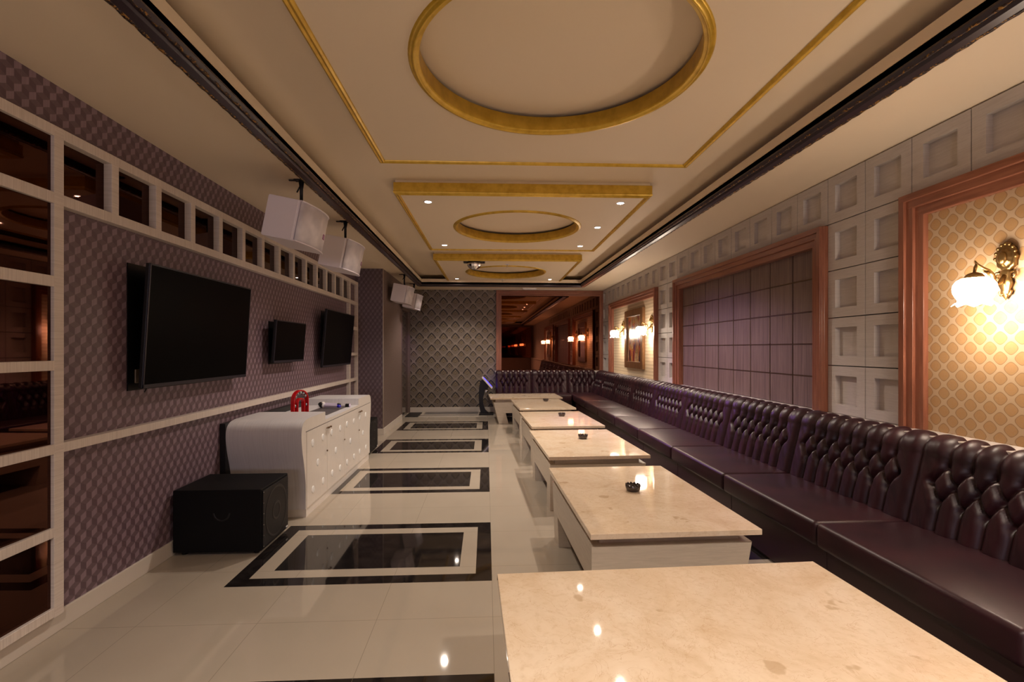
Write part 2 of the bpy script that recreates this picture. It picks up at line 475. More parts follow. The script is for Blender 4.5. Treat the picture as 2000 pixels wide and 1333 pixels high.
# ------------------------------------------------------------------ framed bays on the right wall
def frame_yz(par, y0, y1, z1, z0, wd, xo, step=True):
    """three-sided stepped wood frame in the x = const plane; outer corners y0..y1, top z1"""
    lay = [(0, wd, xo), (wd * .0, wd * .62, xo - .018), (wd * .0, wd * .3, xo - .034)] if step else [(0, wd, xo)]
    bs, bt = [nb(), nb()], nb()
    for a, c, xf in lay:
        e = (xo - xf) * .08
        box(bs[0], xf, XR + .052, y0 + a + e, y0 + c, z0, z1 - a - e, .003); box(bs[1], xf, XR + .052, y1 - c, y1 - a - e, z0, z1 - a - e, .003)
        box(bt, xf - .0006, XR + .052, y0 + a + e + .0004, y1 - a - e - .0004, z1 - c, z1 - a - e + .0004, .003)
    for q in bs: obj('frame_upright', q, 'red_v', par)
    obj('frame_top_rail', bt, 'red_h', par)

def sconce(y, label, z=1.70, first=[None]):
    loc = (XR + .018, y, z)
    if first[0] is not None: return dup(first[0], loc, 0, label)
    t = thing('wall_lamp', label, 'wall lamp', loc, 0, 'ornate bronze wall lamps on the right wall')
    first[0] = t
    # back plate: cartouche with beaded rim, lower drop
    b = nb()
    def w1(k, a, r, h): return (r * (1 + .06 * math.cos(10 * a)), h)
    lathe(b, [(.0, -.030), (.018, -.032), (.030, -.026), (.036, -.014), (.044, -.020), (.052, -.014), (.056, -.002), (.05, 0)], (0, 0, 0), 40, 'x', w1)
    for v in b.verts: v.co = Vector((v.co.x, v.co.y * .95, v.co.z * 1.3 + .163))
    obj('back_plate', b, 'bronze', t)
    b = nb(); ball(b, (-.034, 0, .160), .026, .55, .85, 1.25)
    obj('oval_boss', b, 'bronze', t)
    b = nb()
    lathe(b, [(.001, .11), (.020, .10), (.030, .085), (.022, .065), (.030, .05), (.034, .03), (.022, .0), (.026, -.012), (.016, -.03), (.006, -.045), (.001, -.055)], (-.012, 0, 0), 14, 'z', lambda k, a, r, h: (r * (1 + .15 * math.cos(6 * a + k)), h))
    for v in b.verts: v.co.x = -.012 + (v.co.x + .012) * .45
    for sy in (-1, 1):
        tube(b, [(-.01, sy * .02, .085), (-.014, sy * .045, .09), (-.016, sy * .05, .07), (-.016, sy * .04, .058), (-.016, sy * .032, .066)], [.007, .006, .006, .006, .004], 6)
        tube(b, [(-.01, sy * .015, .0), (-.014, sy * .03, -.01), (-.016, sy * .022, -.028), (-.016, sy * .008, -.022)], .005, 6)
    for k in range(9):
        a = k / 8 * PI; ball(b, (-.014, .05 * math.cos(a), .163 + .07 * math.sin(a)), .009, 1, 1, 1, 8, 6)
    obj('scroll_drop', b, 'bronze', t)
    # arm
    b = nb()
    pts = [(-.02, 0, .07), (-.045, 0, .035), (-.062, 0, .025), (-.078, 0, .045), (-.082, 0, .075), (-.105, 0, .095), (-.135, 0, .108), (-.165, 0, .125), (-.178, 0, .145)]
    tube(b, pts, [.012, .011, .009, .011, .010, .009, .008, .007, .003], 8)
    tube(b, [(-.062, 0, .025), (-.075, 0, .008), (-.092, 0, .008), (-.098, 0, .02)], [.008, .007, .006, .008], 6)
    tube(b, [(-.085, 0, .085), (-.115, 0, .085), (-.128, 0, .075)], [.004, .012, .015], 8)
    obj('arm', b, 'bronze', t)
    b = nb(); tube(b, [(-.168, 0, .13), (-.175, 0, .11), (-.18, 0, .085)], [.005, .008, .006], 8)
    lathe(b, [(.001, .088), (.012, .086), (.03, .078), (.04, .064), (.041, .056)], (-.18, 0, 0), 24)
    obj('shade_holder', b, 'bronze', t)
    # ruffled glass shade
    b = nb()
    def wr_(k, a, r, h):
        q = max(0, (k - 8)) / 4.0
        return (r * (1 + .09 * q * math.cos(8 * a)), h - .010 * q * math.cos(8 * a))
    lathe(b, [(.035, .058), (.052, .056), (.070, .045), (.082, .026), (.086, .006), (.083, -.016), (.074, -.036), (.066, -.050), (.065, -.058), (.069, -.066), (.076, -.072), (.084, -.075)], (-.18, 0, 0), 32, 'z', wr_)
    sh = obj('shade', b, 'shade', t)
    return t

fa = thing('framed_wall_bay', 'red wood framed wall bay papered in amber medallions, nearest on the right', 'wall panel', (0, 0, 0))
frame_yz(fa, .18, 2.95, 2.35, LED, .145, XR - .01)
b = nb(); box(b, XR + .02, XR + .05, .30, 2.83, LED, 2.24); obj('wallpaper', b, 'amber', fa)
sconce(2.352, 'lit ruffled glass wall lamp on the amber medallion wallpaper, nearest to the camera')
s2 = sconce(.76, 'lit glass wall lamp beside the nearest painting, seen only in mirrors')

fb = thing('framed_wall_bay', 'red wood framed wall bay of dark walnut boards in a grid', 'wall panel', (0, 0, 0))
frame_yz(fb, 3.641, 6.64, 2.345, LED, .14, XR - .03)
b = nb(); box(b, XR + .046, XR + .054, 3.7, 6.6, LED, 2.30); obj('backing', b, 'gap', fb)
ys = [3.78 + (6.50 - 3.78) * k / 8 for k in range(9)]
zs = [LED, 1.176, 1.44, 1.705, 1.97, 2.235]
for i in range(8):
    b = nb()
    for k in range(5): box(b, XR + .028, XR + .048, ys[i] + .006, ys[i + 1] - .006, zs[k] + .003, zs[k + 1] - .003, .003, 1)
    obj('walnut_board', b, 'dark_v', fb)
b = nb()
for k in range(1, 5): box(b, XR + .026, XR + .03, 3.78, 6.50, zs[k] - .004, zs[k] + .004)
obj('metal_strip', b, 'handle', fb)

fc = thing('framed_wall_bay', 'red wood framed wall bay papered in beige stripes behind the painting', 'wall panel', (0, 0, 0))
frame_yz(fc, 7.363, 10.183, 2.345, LED, .13, XR - .03)
b = nb(); box(b, XR + .02, XR + .05, 7.45, 10.1, LED, 2.26); obj('wallpaper', b, 'stripe', fc)
sconce(7.69, 'lit glass wall lamp right of the painting on the striped wallpaper')
sconce(9.30, 'lit glass wall lamp left of the painting, close to the back wall')

def painting(y0, y1, label):
    pt = thing('painting', label, 'painting', (0, 0, 0))
    z0, z1, x0, x1 = 1.055, 2.10, XR - .03, XR + .02
    b = nb(); fw = .12
    for a in ((y0, y0 + fw, z0, z1), (y1 - fw, y1, z0, z1), (y0 + fw, y1 - fw, z0, z0 + fw), (y0 + fw, y1 - fw, z1 - fw, z1)): box(b, x0, x1, *a, .005)
    obj('picture_frame', b, 'walnut', pt)
    obj('canvas', box(nb(), XR + .004, XR + .019, y0 + fw, y1 - fw, z0 + fw, z1 - fw), 'art', pt)
    return pt
painting(8.04, 9.10, 'abstract red, yellow and violet painting in a wide walnut frame')
painting(1.05, 2.02, 'framed abstract painting between the two nearest wall lamps, seen only in mirrors')

# framed bronze mirror on the back wall
mt = thing('framed_mirror', 'large bronze mirror in a red wood frame on the back wall', 'mirror', (0, 0, 0))
b = nb(); x0, x1, z1 = .22, 2.665, 2.705
for a, c, yy in ((0, .12, .03), (0, .07, .045)):
    box(b, x0 + a, x0 + c, YB - yy, YB, LED, z1 - a, .003)
obj('frame_upright', b, 'red_v', mt)
b = nb()
for a, c, yy in ((0, .12, .03), (0, .07, .045)): box(b, x1 - c, x1 - a, YB - yy, YB, LED, z1 - a, .003)
obj('frame_upright', b, 'red_v', mt)
b = nb()
for a, c, yy in ((0, .12, .0305), (0, .07, .0455)): box(b, x0 + a, x1 - a, YB - yy, YB, z1 - c, z1 - a, .003)
obj('frame_top_rail', b, 'red_hx', mt)
obj('mirror_glass', box(nb(), x0 + .1, x1 - .1, YB - .012, YB - .002, LED, z1 - .1), 'mirror', mt)
mt = thing('rear_mirror', 'bronze mirror on the wall behind the camera', 'mirror', (0, 0, 0))
obj('mirror_glass', box(nb(), .22, 2.5, YF, YF + .012, LED, z1 - .1), 'mirror', mt)

# unseen fill panel added behind the camera to light the faces turned to it
t = thing('fill_panel', 'lavender fill light panel added unseen on the wall behind the camera', 'screen', (-1.1, YF, 1.55))
obj('fill_panel_frame', box(nb(), -.95, .95, .002, .03, -.56, .56, .004), 'black', t)
obj('fill_panel_glow', box(nb(), -.9, .9, .03, .034, -.51, .51), 'fill', t)

# ------------------------------------------------------------------ left lattice with mirrors
lt = thing('lattice_screen', 'pale laminate lattice and ladder border with bronze mirrors on the left wall', 'lattice', (0, 0, 0))
xf, xb, bw = -2.08, XL, .05
RZ = [(.104, .148), (.489, .536), (.891, .938), (1.296, 1.343), (1.701, 1.753), (2.104, 2.158), (2.43, 2.482)]
def rail(y0, y1, k): obj('rail', box(nb(), xb, xf, y0, y1, RZ[k][0], RZ[k][1], .0015, 1), 'lam_v', lt)
ypost = [2.483 - .4175 * k for k in range(0, 5)]
for yp in ypost: obj('post', box(nb(), xb, xf + .0004, yp, yp + .055, .10, 2.482, .0015, 1), 'lam_h', lt)
for k in (0, 1, 3, 4): rail(ypost[-1], 2.50, k)
for k in (2, 5, 6): rail(ypost[-1], 8.12, k)
for yp in (7.62, 8.065): obj('post', box(nb(), xb, xf + .0004, yp, yp + .055, .10, 2.482, .0015, 1), 'lam_h', lt)
for k in (0, 1, 3, 4): rail(7.64, 8.10, k)
for k in range(1, 14):
    yp = 2.483 + .367 * k
    obj('ladder_post', box(nb(), xb, xf + .0002, yp, yp + .052, 2.15, 2.44, .0015, 1), 'lam_h', lt)
obj('mirror_panel', prism(nb(), [(xb, ypost[-1]), (xb, 2.50), (xb + .034, 2.50), (xb + .003, ypost[-1])], 2, .12, 2.46), 'mirror_dark', lt)
obj('mirror_panel', box(nb(), xb, xb + .006, 2.50, 7.64, 2.13, 2.46), 'mirror_dark', lt)

# ------------------------------------------------------------------ ceiling panels with gold borders and rings
def ceiling_panel(cy, label, n=[0]):
    t = thing('ceiling_panel', label, 'ceiling panel', (.355, cy, 0), -.012, 'dropped ceiling panels with gold rings')
    hx, hy, R = 1.145, 1.245, .685
    b = nb()
    # slab with a round hole: ring of quads between circle and rectangle
    N = 96
    def rect(a):
        c_, s_ = math.cos(a), math.sin(a); k = min(hx / max(abs(c_), 1e-9), hy / max(abs(s_), 1e-9)); return (c_ * k, s_ * k)
    angs = sorted([2 * PI * i / N for i in range(N)] + [math.atan2(sy * hy, sx * hx) % (2 * PI) for sx in (-1, 1) for sy in (-1, 1)])
    for z0 in (ZP,):
        pi = [b.verts.new((R * math.cos(a), R * math.sin(a), z0)) for a in angs]; po = [b.verts.new((*rect(a), z0)) for a in angs]
        pi2 = [b.verts.new((R * math.cos(a), R * math.sin(a), ZC - .026)) for a in angs]; po2 = [b.verts.new((*rect(a), ZC + .0)) for a in angs]
        n_ = len(angs)
        for i in range(n_):
            j = (i + 1) % n_
            b.faces.new((pi[i], pi[j], po[j], po[i])); b.faces.new((po[i], po[j], po2[j], po2[i])); b.faces.new((pi[i], pi[j], pi2[j], pi2[i]))
    bmesh.ops.recalc_face_normals(b, faces=b.faces)
    obj('panel', b, 'ceil', t)
    b = nb()
    for (w_, d_, e) in ((.012, .0, 0), (.030, -.008, .010), (.022, -.014, .030)):
        pass
    prof = [(-.001, .086), (.014, .086), (.014, .012), (.018, .004), (.014, -.006), (.004, -.012), (-.006, -.006), (-.012, -.012), (-.022, -.018), (-.030, -.008), (-.032, .0), (-.03, .004)]
    # mitred rectangular sweep
    rings = []
    for sx, sy in ((-1, -1), (1, -1), (1, 1), (-1, 1)):
        rings.append([b.verts.new((sx * (hx + o_), sy * (hy + o_), ZP + z_)) for o_, z_ in prof])
    for i in range(4):
        q, r2 = rings[i], rings[(i + 1) % 4]
        for k in range(len(prof) - 1): b.faces.new((q[k], r2[k], r2[k + 1], q[k + 1]))
    bmesh.ops.recalc_face_normals(b, faces=b.faces)
    obj('gold_border', b, 'gold', t)
    b = nb()
    lathe(b, [(R + .01, .085), (R - .004, .085), (R - .004, .008), (R - .009, .002), (R - .004, -.008), (R + .006, -.004), (R + .012, -.016), (R + .024, -.018), (R + .028, -.006), (R + .036, -.010), (R + .042, -.004), (R + .046, .001)], (0, 0, ZP), 96)
    obj('gold_ring', b, 'gold', t)
    return t
ceiling_panel(2.43, 'dropped beige ceiling panel with gold border and ring, nearest to the camera')
ceiling_panel(5.64, 'dropped ceiling panel with gold ring, middle one with five spotlights')
ceiling_panel(8.90, 'dropped ceiling panel with gold ring, farthest, beside the mirror ball')
ceiling_panel(-.80, 'dropped ceiling panel with gold ring, overhead behind the camera')
ceiling_panel(-4.0 + .1, 'dropped ceiling panel with gold ring, farthest behind the camera')

# recessed spots
DL = [(-.548, 4.675, 'left spot at the near edge of the middle ceiling panel'), (1.277, 4.62, 'right spot at the near edge of the middle ceiling panel'),
      (1.271, 5.557, 'lone spot midway along the right side of the middle ceiling panel'), (-.557, 6.612, 'left spot at the far edge of the middle ceiling panel'),
      (1.268, 6.58, 'right spot at the far edge of the middle ceiling panel'), (-.578, 9.77, 'left spot on the farthest ceiling panel'), (1.273, 9.77, 'right spot on the farthest ceiling panel'),
      (-.55, -1.75, 'spot added behind the camera at the left of the ring'), (1.27, -1.75, 'spot added behind the camera at the right of the ring'),
      (-.55, .15, 'spot added overhead just behind the camera at the left'), (1.27, .15, 'spot added overhead just behind the camera at the right'),
      (-.55, -3.2, 'spot added at the left of the rearmost ceiling panel'), (1.27, -3.2, 'spot added at the right of the rearmost ceiling panel')]  # the unseen spots behind the camera are added to brighten the room
spot0 = None
for x, y, lab in DL:
    lab = 'small round lit ' + lab
    if spot0 is None:
        spot0 = t = thing('ceiling_spotlight', lab, 'ceiling light', (x, y, ZP), 0, 'recessed ceiling spotlights')
        obj('rim', lathe(nb(), [(.030, -.001), (.034, -.005), (.042, -.004), (.044, 0)], (0, 0, 0), 24), 'whiteplastic', t)
        b = nb(); lathe(b, [(.001, -.002), (.031, -.002)], (0, 0, 0), 24)
        obj('lens', b, 'lens', t)
    else: dup(spot0, (x, y, ZP), 0, lab)
    ld = bpy.data.lights.new('spot_beam', 'SPOT'); ld.energy = DOWN_W if y > 2 else DOWN_W * 1.6; ld.color = DOWN_COL
    ld.spot_size = math.radians(125); ld.spot_blend = .6; ld.shadow_soft_size = .03
    lo = bpy.data.objects.new('spot_beam', ld); COL.objects.link(lo); lo.location = (x, y, ZP - .012)

# party light on the far panel, sprinklers, ceiling box
t = thing('mirror_ball_light', 'small mirrored half-ball party light on the farthest ceiling panel', 'party light', (-.19, 7.86, ZP))
obj('bracket', box(nb(), -.17, .17, -.05, .05, -.02, -.0, .003), 'black', t)
b = nb(); lathe(b, [(.115, -.02), (.112, -.05), (.098, -.08), (.072, -.105), (.04, -.12), (.001, -.126)], (0, 0, 0), 16)
for f in b.faces: f.smooth = False
obj('mirrored_dome', b, 'chrome', t)
b = nb(); lathe(b, [(.118, 0), (.12, -.024), (.116, -.03)], (0, 0, 0), 24); obj('collar', b, 'black', t)
def beam(target, e, size, blend):
    ld = bpy.data.lights.new('violet_beam', 'SPOT'); ld.energy = e; ld.color = (.52, .22, 1.0); ld.shadow_soft_size = .05
    ld.spot_size = math.radians(size); ld.spot_blend = blend
    lo = bpy.data.objects.new('violet_beam', ld); COL.objects.link(lo); lo.location = (-.19, 7.86, ZP - .16)
    lo.rotation_euler = (Vector(target) - lo.location).to_track_quat('-Z', 'Y').to_euler()
beam((2.45, 5.5, .35), VIOLET_W, 52, .8)
beam((-1.72, 10.45, 1.45), 14.0, 16, .3)
def sprinkler(x, y, label):
    t = thing('sprinkler', label, 'sprinkler', (x, y, ZP), 0, 'ceiling sprinklers')
    obj('rosette', lathe(nb(), [(.001, -.006), (.03, -.005), (.034, 0)], (0, 0, 0), 16), 'whiteplastic', t)
    b = nb(); tube(b, [(0, 0, -.005), (0, 0, -.02)], .007); tube(b, [(-.012, 0, -.02), (-.008, 0, -.04), (0, 0, -.045), (.008, 0, -.04), (.012, 0, -.02)], .003, 6)
    obj('nozzle', b, 'chrome', t)
    obj('deflector', lathe(nb(), [(.001, -.047), (.016, -.046), (.016, -.044), (.001, -.044)], (0, 0, 0), 12), 'chrome', t)
sprinkler(.345, 8.05, 'small chrome sprinkler in front of the far ceiling ring')
sprinkler(.325, 9.80, 'small chrome sprinkler behind the far ceiling ring')
t = thing('emergency_light', 'flat white box on the soffit above the back mirror', 'emergency light', (.93, 10.55, ZS))
obj('housing', box(nb(), -.15, .15, -.05, .05, -.03, 0, .006), 'whiteplastic', t)
obj('diffuser', box(nb(), -.13, .13, -.035, .035, -.036, -.03, .002), 'disc', t)
t = thing('air_grille', 'long thin pale grille on the soffit along the back wall', 'air grille', (.45, 10.72, ZS))
obj('slot_frame', box(nb(), -1.05, 1.55, -.03, .03, -.006, 0, .001), 'whiteplastic', t)

# ------------------------------------------------------------------ bench seating
def cushion_mesh(L, nbut, back_h=.46):
    """tufted back, length along +x from 0, front faces -y, origin at seat level"""
    sp = .12 if nbut > 5 else .115
    prof = []
    base = [(0.0, -.03), (.0, .0), (.03, .13), (.065, .27), (.09, .37)]
    c0 = (.16, .375); r = .072
    for k in range(0, 9):
        a = PI - (PI * .62) * k / 8
        base.append((c0[0] + r * math.cos(a), c0[1] + r * math.sin(a)))
    pts = np.array(base); seg = np.r_[0, np.cumsum(np.hypot(*np.diff(pts, axis=0).T))]
    tot = seg[-1]; nv = 66; nu = int(150 * L / 1.05)
    s = np.linspace(0, tot, nv); D = np.interp(s, seg, pts[:, 0]); Z = np.interp(s, seg, pts[:, 1])
    tx = np.gradient(D); tz = np.gradient(Z); ln = np.hypot(tx, tz); nx, nz = -tz / ln, tx / ln
    nx, nz = np.convolve(np.pad(nx, 3, 'edge'), np.ones(7) / 7, 'valid'), np.convolve(np.pad(nz, 3, 'edge'), np.ones(7) / 7, 'valid')
    u = np.linspace(0, L, nu); U, SS = np.meshgrid(u, s)
    m0 = (L - sp * (nbut - 1)) / 2
    rows = [(.375, [m0 + sp * i for i in range(nbut)]), (.275, [m0 - sp / 2 + sp * i for i in range(nbut + 1)]), (.175, [m0 + sp * i for i in range(nbut)])]
    segs = []; buts = []
    for rs, us in rows: buts += [(q, rs) for q in us]
    for q in rows[0][1]: segs.append((q, rows[0][0], q, tot + .1, 1))
    for q in rows[2][1]: segs.append((q, rows[2][0], q, -.02, .8))
    for a, c in ((0, 1), (1, 2)):
        for q in rows[a][1]:
            for q2 in rows[c][1]:
                if abs(q - q2) < sp * .6: segs.append((q, rows[a][0], q2, rows[c][0], .58))
    segs += [(0, -1, 0, 2, 1), (L, -1, L, 2, 1)]
    H = np.full(U.shape, 9.0)
    for x0, y0, x1, y1, wt in segs:
        dx, dy = x1 - x0, y1 - y0
        t_ = np.clip(((U - x0) * dx + (SS - y0) * dy) / (dx * dx + dy * dy), 0, 1)
        d = np.hypot(U - x0 - t_ * dx, SS - y0 - t_ * dy) / wt
        H = np.minimum(H, d)
    q = np.clip(H / .060, 0, 1); h = .040 * (1 - (1 - q) ** 2.2)
    for bx, bs in buts: h -= .020 * np.exp(-(((U - bx) ** 2 + (SS - bs) ** 2) / .022 ** 2))
    wave = .0015 * np.sin(U * 90 + SS * 50)
    h = h + wave * q
    Yc = D[:, None] + nx[:, None] * h; Zc = Z[:, None] + nz[:, None] * h
    verts = np.stack([U, Yc, Zc], -1).reshape(-1, 3).tolist(); faces = []
    for i in range(nv - 1):
        for j in range(nu - 1):
            a = i * nu + j; faces.append((a, a + 1, a + nu + 1, a + nu))
    # back side wall and ends
    n0 = len(verts)
    for i in (0, 1):
        for j in range(2): verts.append((L * j, .205, (-.03, .43)[i]))
    faces.append((n0, n0 + 2, n0 + 3, n0 + 1))
    for j, nn in ((0, 0), (nu - 1, 1)):
        lp = [i * nu + j for i in range(nv)]; faces.append(tuple(lp) + (n0 + 2 + nn, n0 + nn))
    me = bpy.data.meshes.new('back_cushion'); me.from_pydata(verts, [], faces)
    for p in me.polygons: p.use_smooth = len(p.vertices) == 4
    me.materials.append(M['leather']); me.update(); return me
def mesh_obj(name, me, parent):
    o = bpy.data.objects.new(name, me); COL.objects.link(o); o.parent = parent; return o
def seat_bm(x0, x1, y0, y1, z0=.315, z1=.452):
    b = nb(); box(b, x0 + .003, x1 - .003, y0, y1, z0, z1, .028, 4)
    for f in b.faces: f.smooth = True
    return b
SEC = 1.05
# local frame: x along the bench, -y towards the tables, origin at the wall foot line (back of seat)
def bench(label, L, nbut, loc, rz, grp='tufted maroon bench sections'):
    t = thing('bench_section', label, 'sofa', loc, rz, grp)
    seat = seat_bm(0, L, -.54, .03)
    obj('seat_cushion', seat, 'leather', t)
    c = mesh_obj('back_cushion', cushion_mesh(L, nbut), t); c.location = (0, 0, .45)
    b = nb(); box(b, .002, L - .002, -.47, .14, .02, .316, .004); box(b, .002, L - .002, -.45, .14, 0, .02)
    obj('seat_base', b, 'leather_dark', t)
    return t
# right run: rz=-90deg maps local +x to world -y and local -y to world -x
LR = ['nearest the camera, cut by the picture edge', 'second from the camera', 'third from the camera', 'fourth from the camera', 'fifth from the camera', 'sixth from the camera', 'seventh from the camera', 'eighth from the camera, next to the corner']
XB = 2.335
s0 = None
for i in range(9):
    y1 = 9.95 - SEC * i
    k = 8 - i
    names = ['behind the camera side, outside the right edge'] + LR
    lab = 'maroon tufted bench section along the right wall, ' + names[k]
    if s0 is None: s0 = bench(lab, SEC, 7, (XB, y1, 0), -PI / 2)
    else: dup(s0, (XB, y1, 0), -PI / 2, lab)
lab = 'maroon tufted bench section on the back wall, '
bench(lab + 'left end behind the farthest table', .785, 5, (.205, 10.665, 0), 0)
bench(lab + 'between the left end and the corner', .80, 5, (.992, 10.665, 0), 0)
t = thing('corner_bench_section', 'maroon tufted corner bench where the right and back walls meet', 'sofa', (0, 0, 0))
obj('seat_cushion', seat_bm(1.795, 2.365, 9.955, 10.69), 'leather', t)
obj('seat_base', box(nb(), 1.86, 2.47, 9.955, 10.8, 0, .316), 'leather_dark', t)
c = mesh_obj('back_cushion', cushion_mesh(.70, 5), t); c.location = (XB, 10.655, .45); c.rotation_euler = (0, 0, -PI / 2)
c = mesh_obj('back_cushion', cushion_mesh(.62, 4), t); c.location = (1.795, 10.665, .45)

# ------------------------------------------------------------------ tables
def make_table(label, loc, rz):
    t = thing('table', label, 'table', loc, rz, 'low marble-topped tables')
    hx, hy = .445, .685
    obj('tabletop', box(nb(), -hx, hx, -hy, hy, .450, .48, .003, 2), 'marble', t)
    obj('neck', box(nb(), -hx + .07, hx - .07, -hy + .1, hy - .1, .395, .451), 'tlam', t)
    ax, ay, th = hx - .02, hy - .06, .025
    def tp(z): return .07 * (1 - z / .395), .10 * (1 - z / .395)     # sofa side and far end lean inwards below
    def slab(b, f):
        vs = []
        for z_ in f[2]:
            dx, dy_ = tp(z_)
            vs.append([b.verts.new((x_ - (dx if x_ > 0 else 0), y_ - (dy_ if y_ > 0 else 0), z_)) for x_, y_ in f[0]])
        q, p = vs; n_ = len(q); fs = [b.faces.new(q), b.faces.new(p)]
        for k in range(n_): fs.append(b.faces.new((q[k], q[(k + 1) % n_], p[(k + 1) % n_], p[k])))
        bmesh.ops.recalc_face_normals(b, faces=fs)
    def rc(x0, x1, y0, y1): return [(x0, y0), (x1, y0), (x1, y1), (x0, y1)]
    b = nb()
    for a in ((-ax, -ax + th, -ay + .18, ay - .18), (ax - th, ax, -ay + .18, ay - .18)): slab(b, (rc(*a), 0, (.195, .395)))
    box(b, -ax + .002, ax - .002, -ay + .002, ay - .003, .375, .3945)
    obj('apron', b, 'tlam', t)
    for y0, y1 in ((-ay, -ay + .18), (ay - .18, ay)):
        b = nb(); slab(b, (rc(-ax, ax, y0, y1), 0, (0, .395))); obj('end_leg', b, 'tlam', t)
    return t
tb = make_table('low cream marble table with slotted base and an ashtray, second from the camera', (.945, 3.11, 0), .025)
dup(tb, (.955, 4.86, 0), .035, 'low cream marble table with an ashtray, third from the camera')
dup(tb, (.955, 6.50, 0), .04, 'low cream marble table with an ashtray, fourth from the camera')
dup(tb, (.925, 8.26, 0), .05, 'low cream marble table with an ashtray, fifth from the camera, overlapping the farthest')
dup(tb, (.745, 9.66, 0), PI / 2 + .04, 'low cream marble table turned crosswise, farthest, by the back bench')
dup(tb, (.745, 1.59, 0), PI / 2 + .035, 'low cream marble table turned crosswise in the bottom right foreground')
# ashtrays
def ashtray(label, x, y, first=[None]):
    if first[0]: return dup(first[0], (x, y, .48), random.random(), label)
    t = thing('ashtray', label, 'ashtray', (x, y, .48), 0, 'round smoked glass ashtrays')
    b = nb()
    prof = [(.001, 0), (.036, 0), (.041, .004), (.047, .022), (.049, .034), (.045, .040), (.038, .036), (.034, .016), (.028, .010), (.001, .010)]
    lathe(b, prof, (0, 0, 0), 32)
    obj('bowl', b, 'ash', t)
    b = nb()
    for k in range(12):
        a = 2 * PI * k / 12; ball(b, (.043 * math.cos(a), .043 * math.sin(a), .041), .0075, 1, 1, .9, 8, 6)
    obj('scalloped_rim', b, 'ash', t)
    first[0] = t; return t
ashtray('round smoked glass ashtray on the second table from the camera', .95, 3.14)
ashtray('round smoked glass ashtray on the third table from the camera', .99, 4.99)
ashtray('round smoked glass ashtray on the fourth table from the camera', 1.035, 6.68)
ashtray('round smoked glass ashtray on the fifth table from the camera', 1.045, 8.58)

# ------------------------------------------------------------------ white cabinet
cb = thing('media_cabinet', 'white curved-end low cabinet with round spots under the small television', 'cabinet', (0, 0, 0))
CX0, CX1 = -2.085, -1.49
def side_curve(s):
    """profile from plinth to top at near end (s=-1) / far end (s=1): (y, z)"""
    P0 = [(.095, .07), (.095, .25), (.085, .33), (.06, .44), (.025, .55), (.005, .64), (.0, .70), (.008, .745), (.03, .78), (.075, .805), (.14, .816), (.22, .818)]
    # smooth by Catmull-Rom sampling
    out = []
    for i in range(len(P0) - 1):
        p = [Vector(P0[max(0, min(len(P0) - 1, i + k))]) for k in (-1, 0, 1, 2)]
        for t_ in (0, .25, .5, .75):
            out.append(.5 * ((2 * p[1]) + (p[2] - p[0]) * t_ + (2 * p[0] - 5 * p[1] + 4 * p[2] - p[3]) * t_ ** 2 + (3 * p[1] - p[0] - 3 * p[2] + p[3]) * t_ ** 3))
    out.append(Vector(P0[-1]))
    return [((4.055 + v.x) if s < 0 else (6.45 - v.x * .8), v.y) for v in out]
near, far = side_curve(-1), side_curve(1)
NY0, NY1, ZT, ZD = 4.645, 5.83, .818, .745
prof = near + [(NY0, ZT), (NY0, ZD), (NY1, ZD), (NY1, ZT)] + far[::-1]
b = nb(); prism(b, prof, 0, CX0, CX1, 0)
for f in b.faces:
    f.smooth = False
b.normal_update()
for f in b.faces: f.material_index = 1 if (abs(f.normal.x) > .9) else 0
obj('body', b, ['cabside', 'cab'], cb)
obj('plinth', box(nb(), CX0 + .02, CX1 - .004, 4.17, 6.35, 0, .07), 'cab', cb)
obj('cabinet_shadow_strip', box(nb(), XL + .003, CX0, 4.05, 6.4, .08, .80), 'black', cb)  # black strip in place of the cabinet's shadow on the wall
obj('tray_liner', box(nb(), CX0 + .25, CX1 - .08, 4.95, 5.75, ZD, ZD + .004), 'greymat', cb)
dy = [(4.165, 4.69), (4.69, 5.25), (5.25, 5.84), (5.84, 6.37)]
discs = [(902, 627), (988, 580), (945, 790), (905, 1018), (990, 945), (1062, 538), (1133, 503), (1190, 470), (1097, 688), (1220, 610), (1067, 880), (1133, 835), (1192, 788), (1250, 740), (1298, 700), (1248, 445), (1298, 415), (1348, 390), (1325, 543), (1350, 662)]
def on_front(zx, zy):
    a = (400 + zx / 4.3 - 1000) / F_PX; u_ = (682 - (720 + zy / 4.3)) / F_PX
    s_, c_ = math.sin(YAW), math.cos(YAW); rx, ry = s_ + a * c_, c_ - a * s_; t_ = CX1 / rx
    return ry * t_, 1.4 + u_ * t_
dpos = [on_front(*d) for d in discs]
for i, (y0, y1) in enumerate(dy):
    b = nb(); box(b, CX1 - .004, CX1 + .004, y0 + .0015, y1 - .0015, .075, .709)
    dr = obj('door', b, 'cab', cb)
    for (yy, zz) in dpos:
        if y0 <= yy < y1:
            b = nb(); lathe(b, [(.001, .0085), (.026, .0085), (.031, .007), (.033, .004)], (CX1, yy, zz), 24, 'x'); obj('round_spot', b, 'disc', dr)
    hy = y1 - .03 if i in (0, 2) else y0 + .03
    b = nb(); tube(b, [(CX1 + .012, hy - .022, .665), (CX1 + .03, hy - .012, .672), (CX1 + .03, hy + .012, .665), (CX1 + .012, hy + .022, .668)], .0055, 6)
    ball(b, (CX1 + .028, hy, .669), .010)
    obj('handle', b, 'handle', dr)
    if i < 3:
        b = nb(); lathe(b, [(.001, .022), (.007, .021), (.009, .012)], (CX1, y1 - .035, .455), 10, 'x'); obj('lock', b, 'handle', dr)
b = nb(); box(b, CX1 - .001, CX1 + .0015, 4.15, 6.4, .710, .714); obj('shadow_groove', b, 'gap', cb)

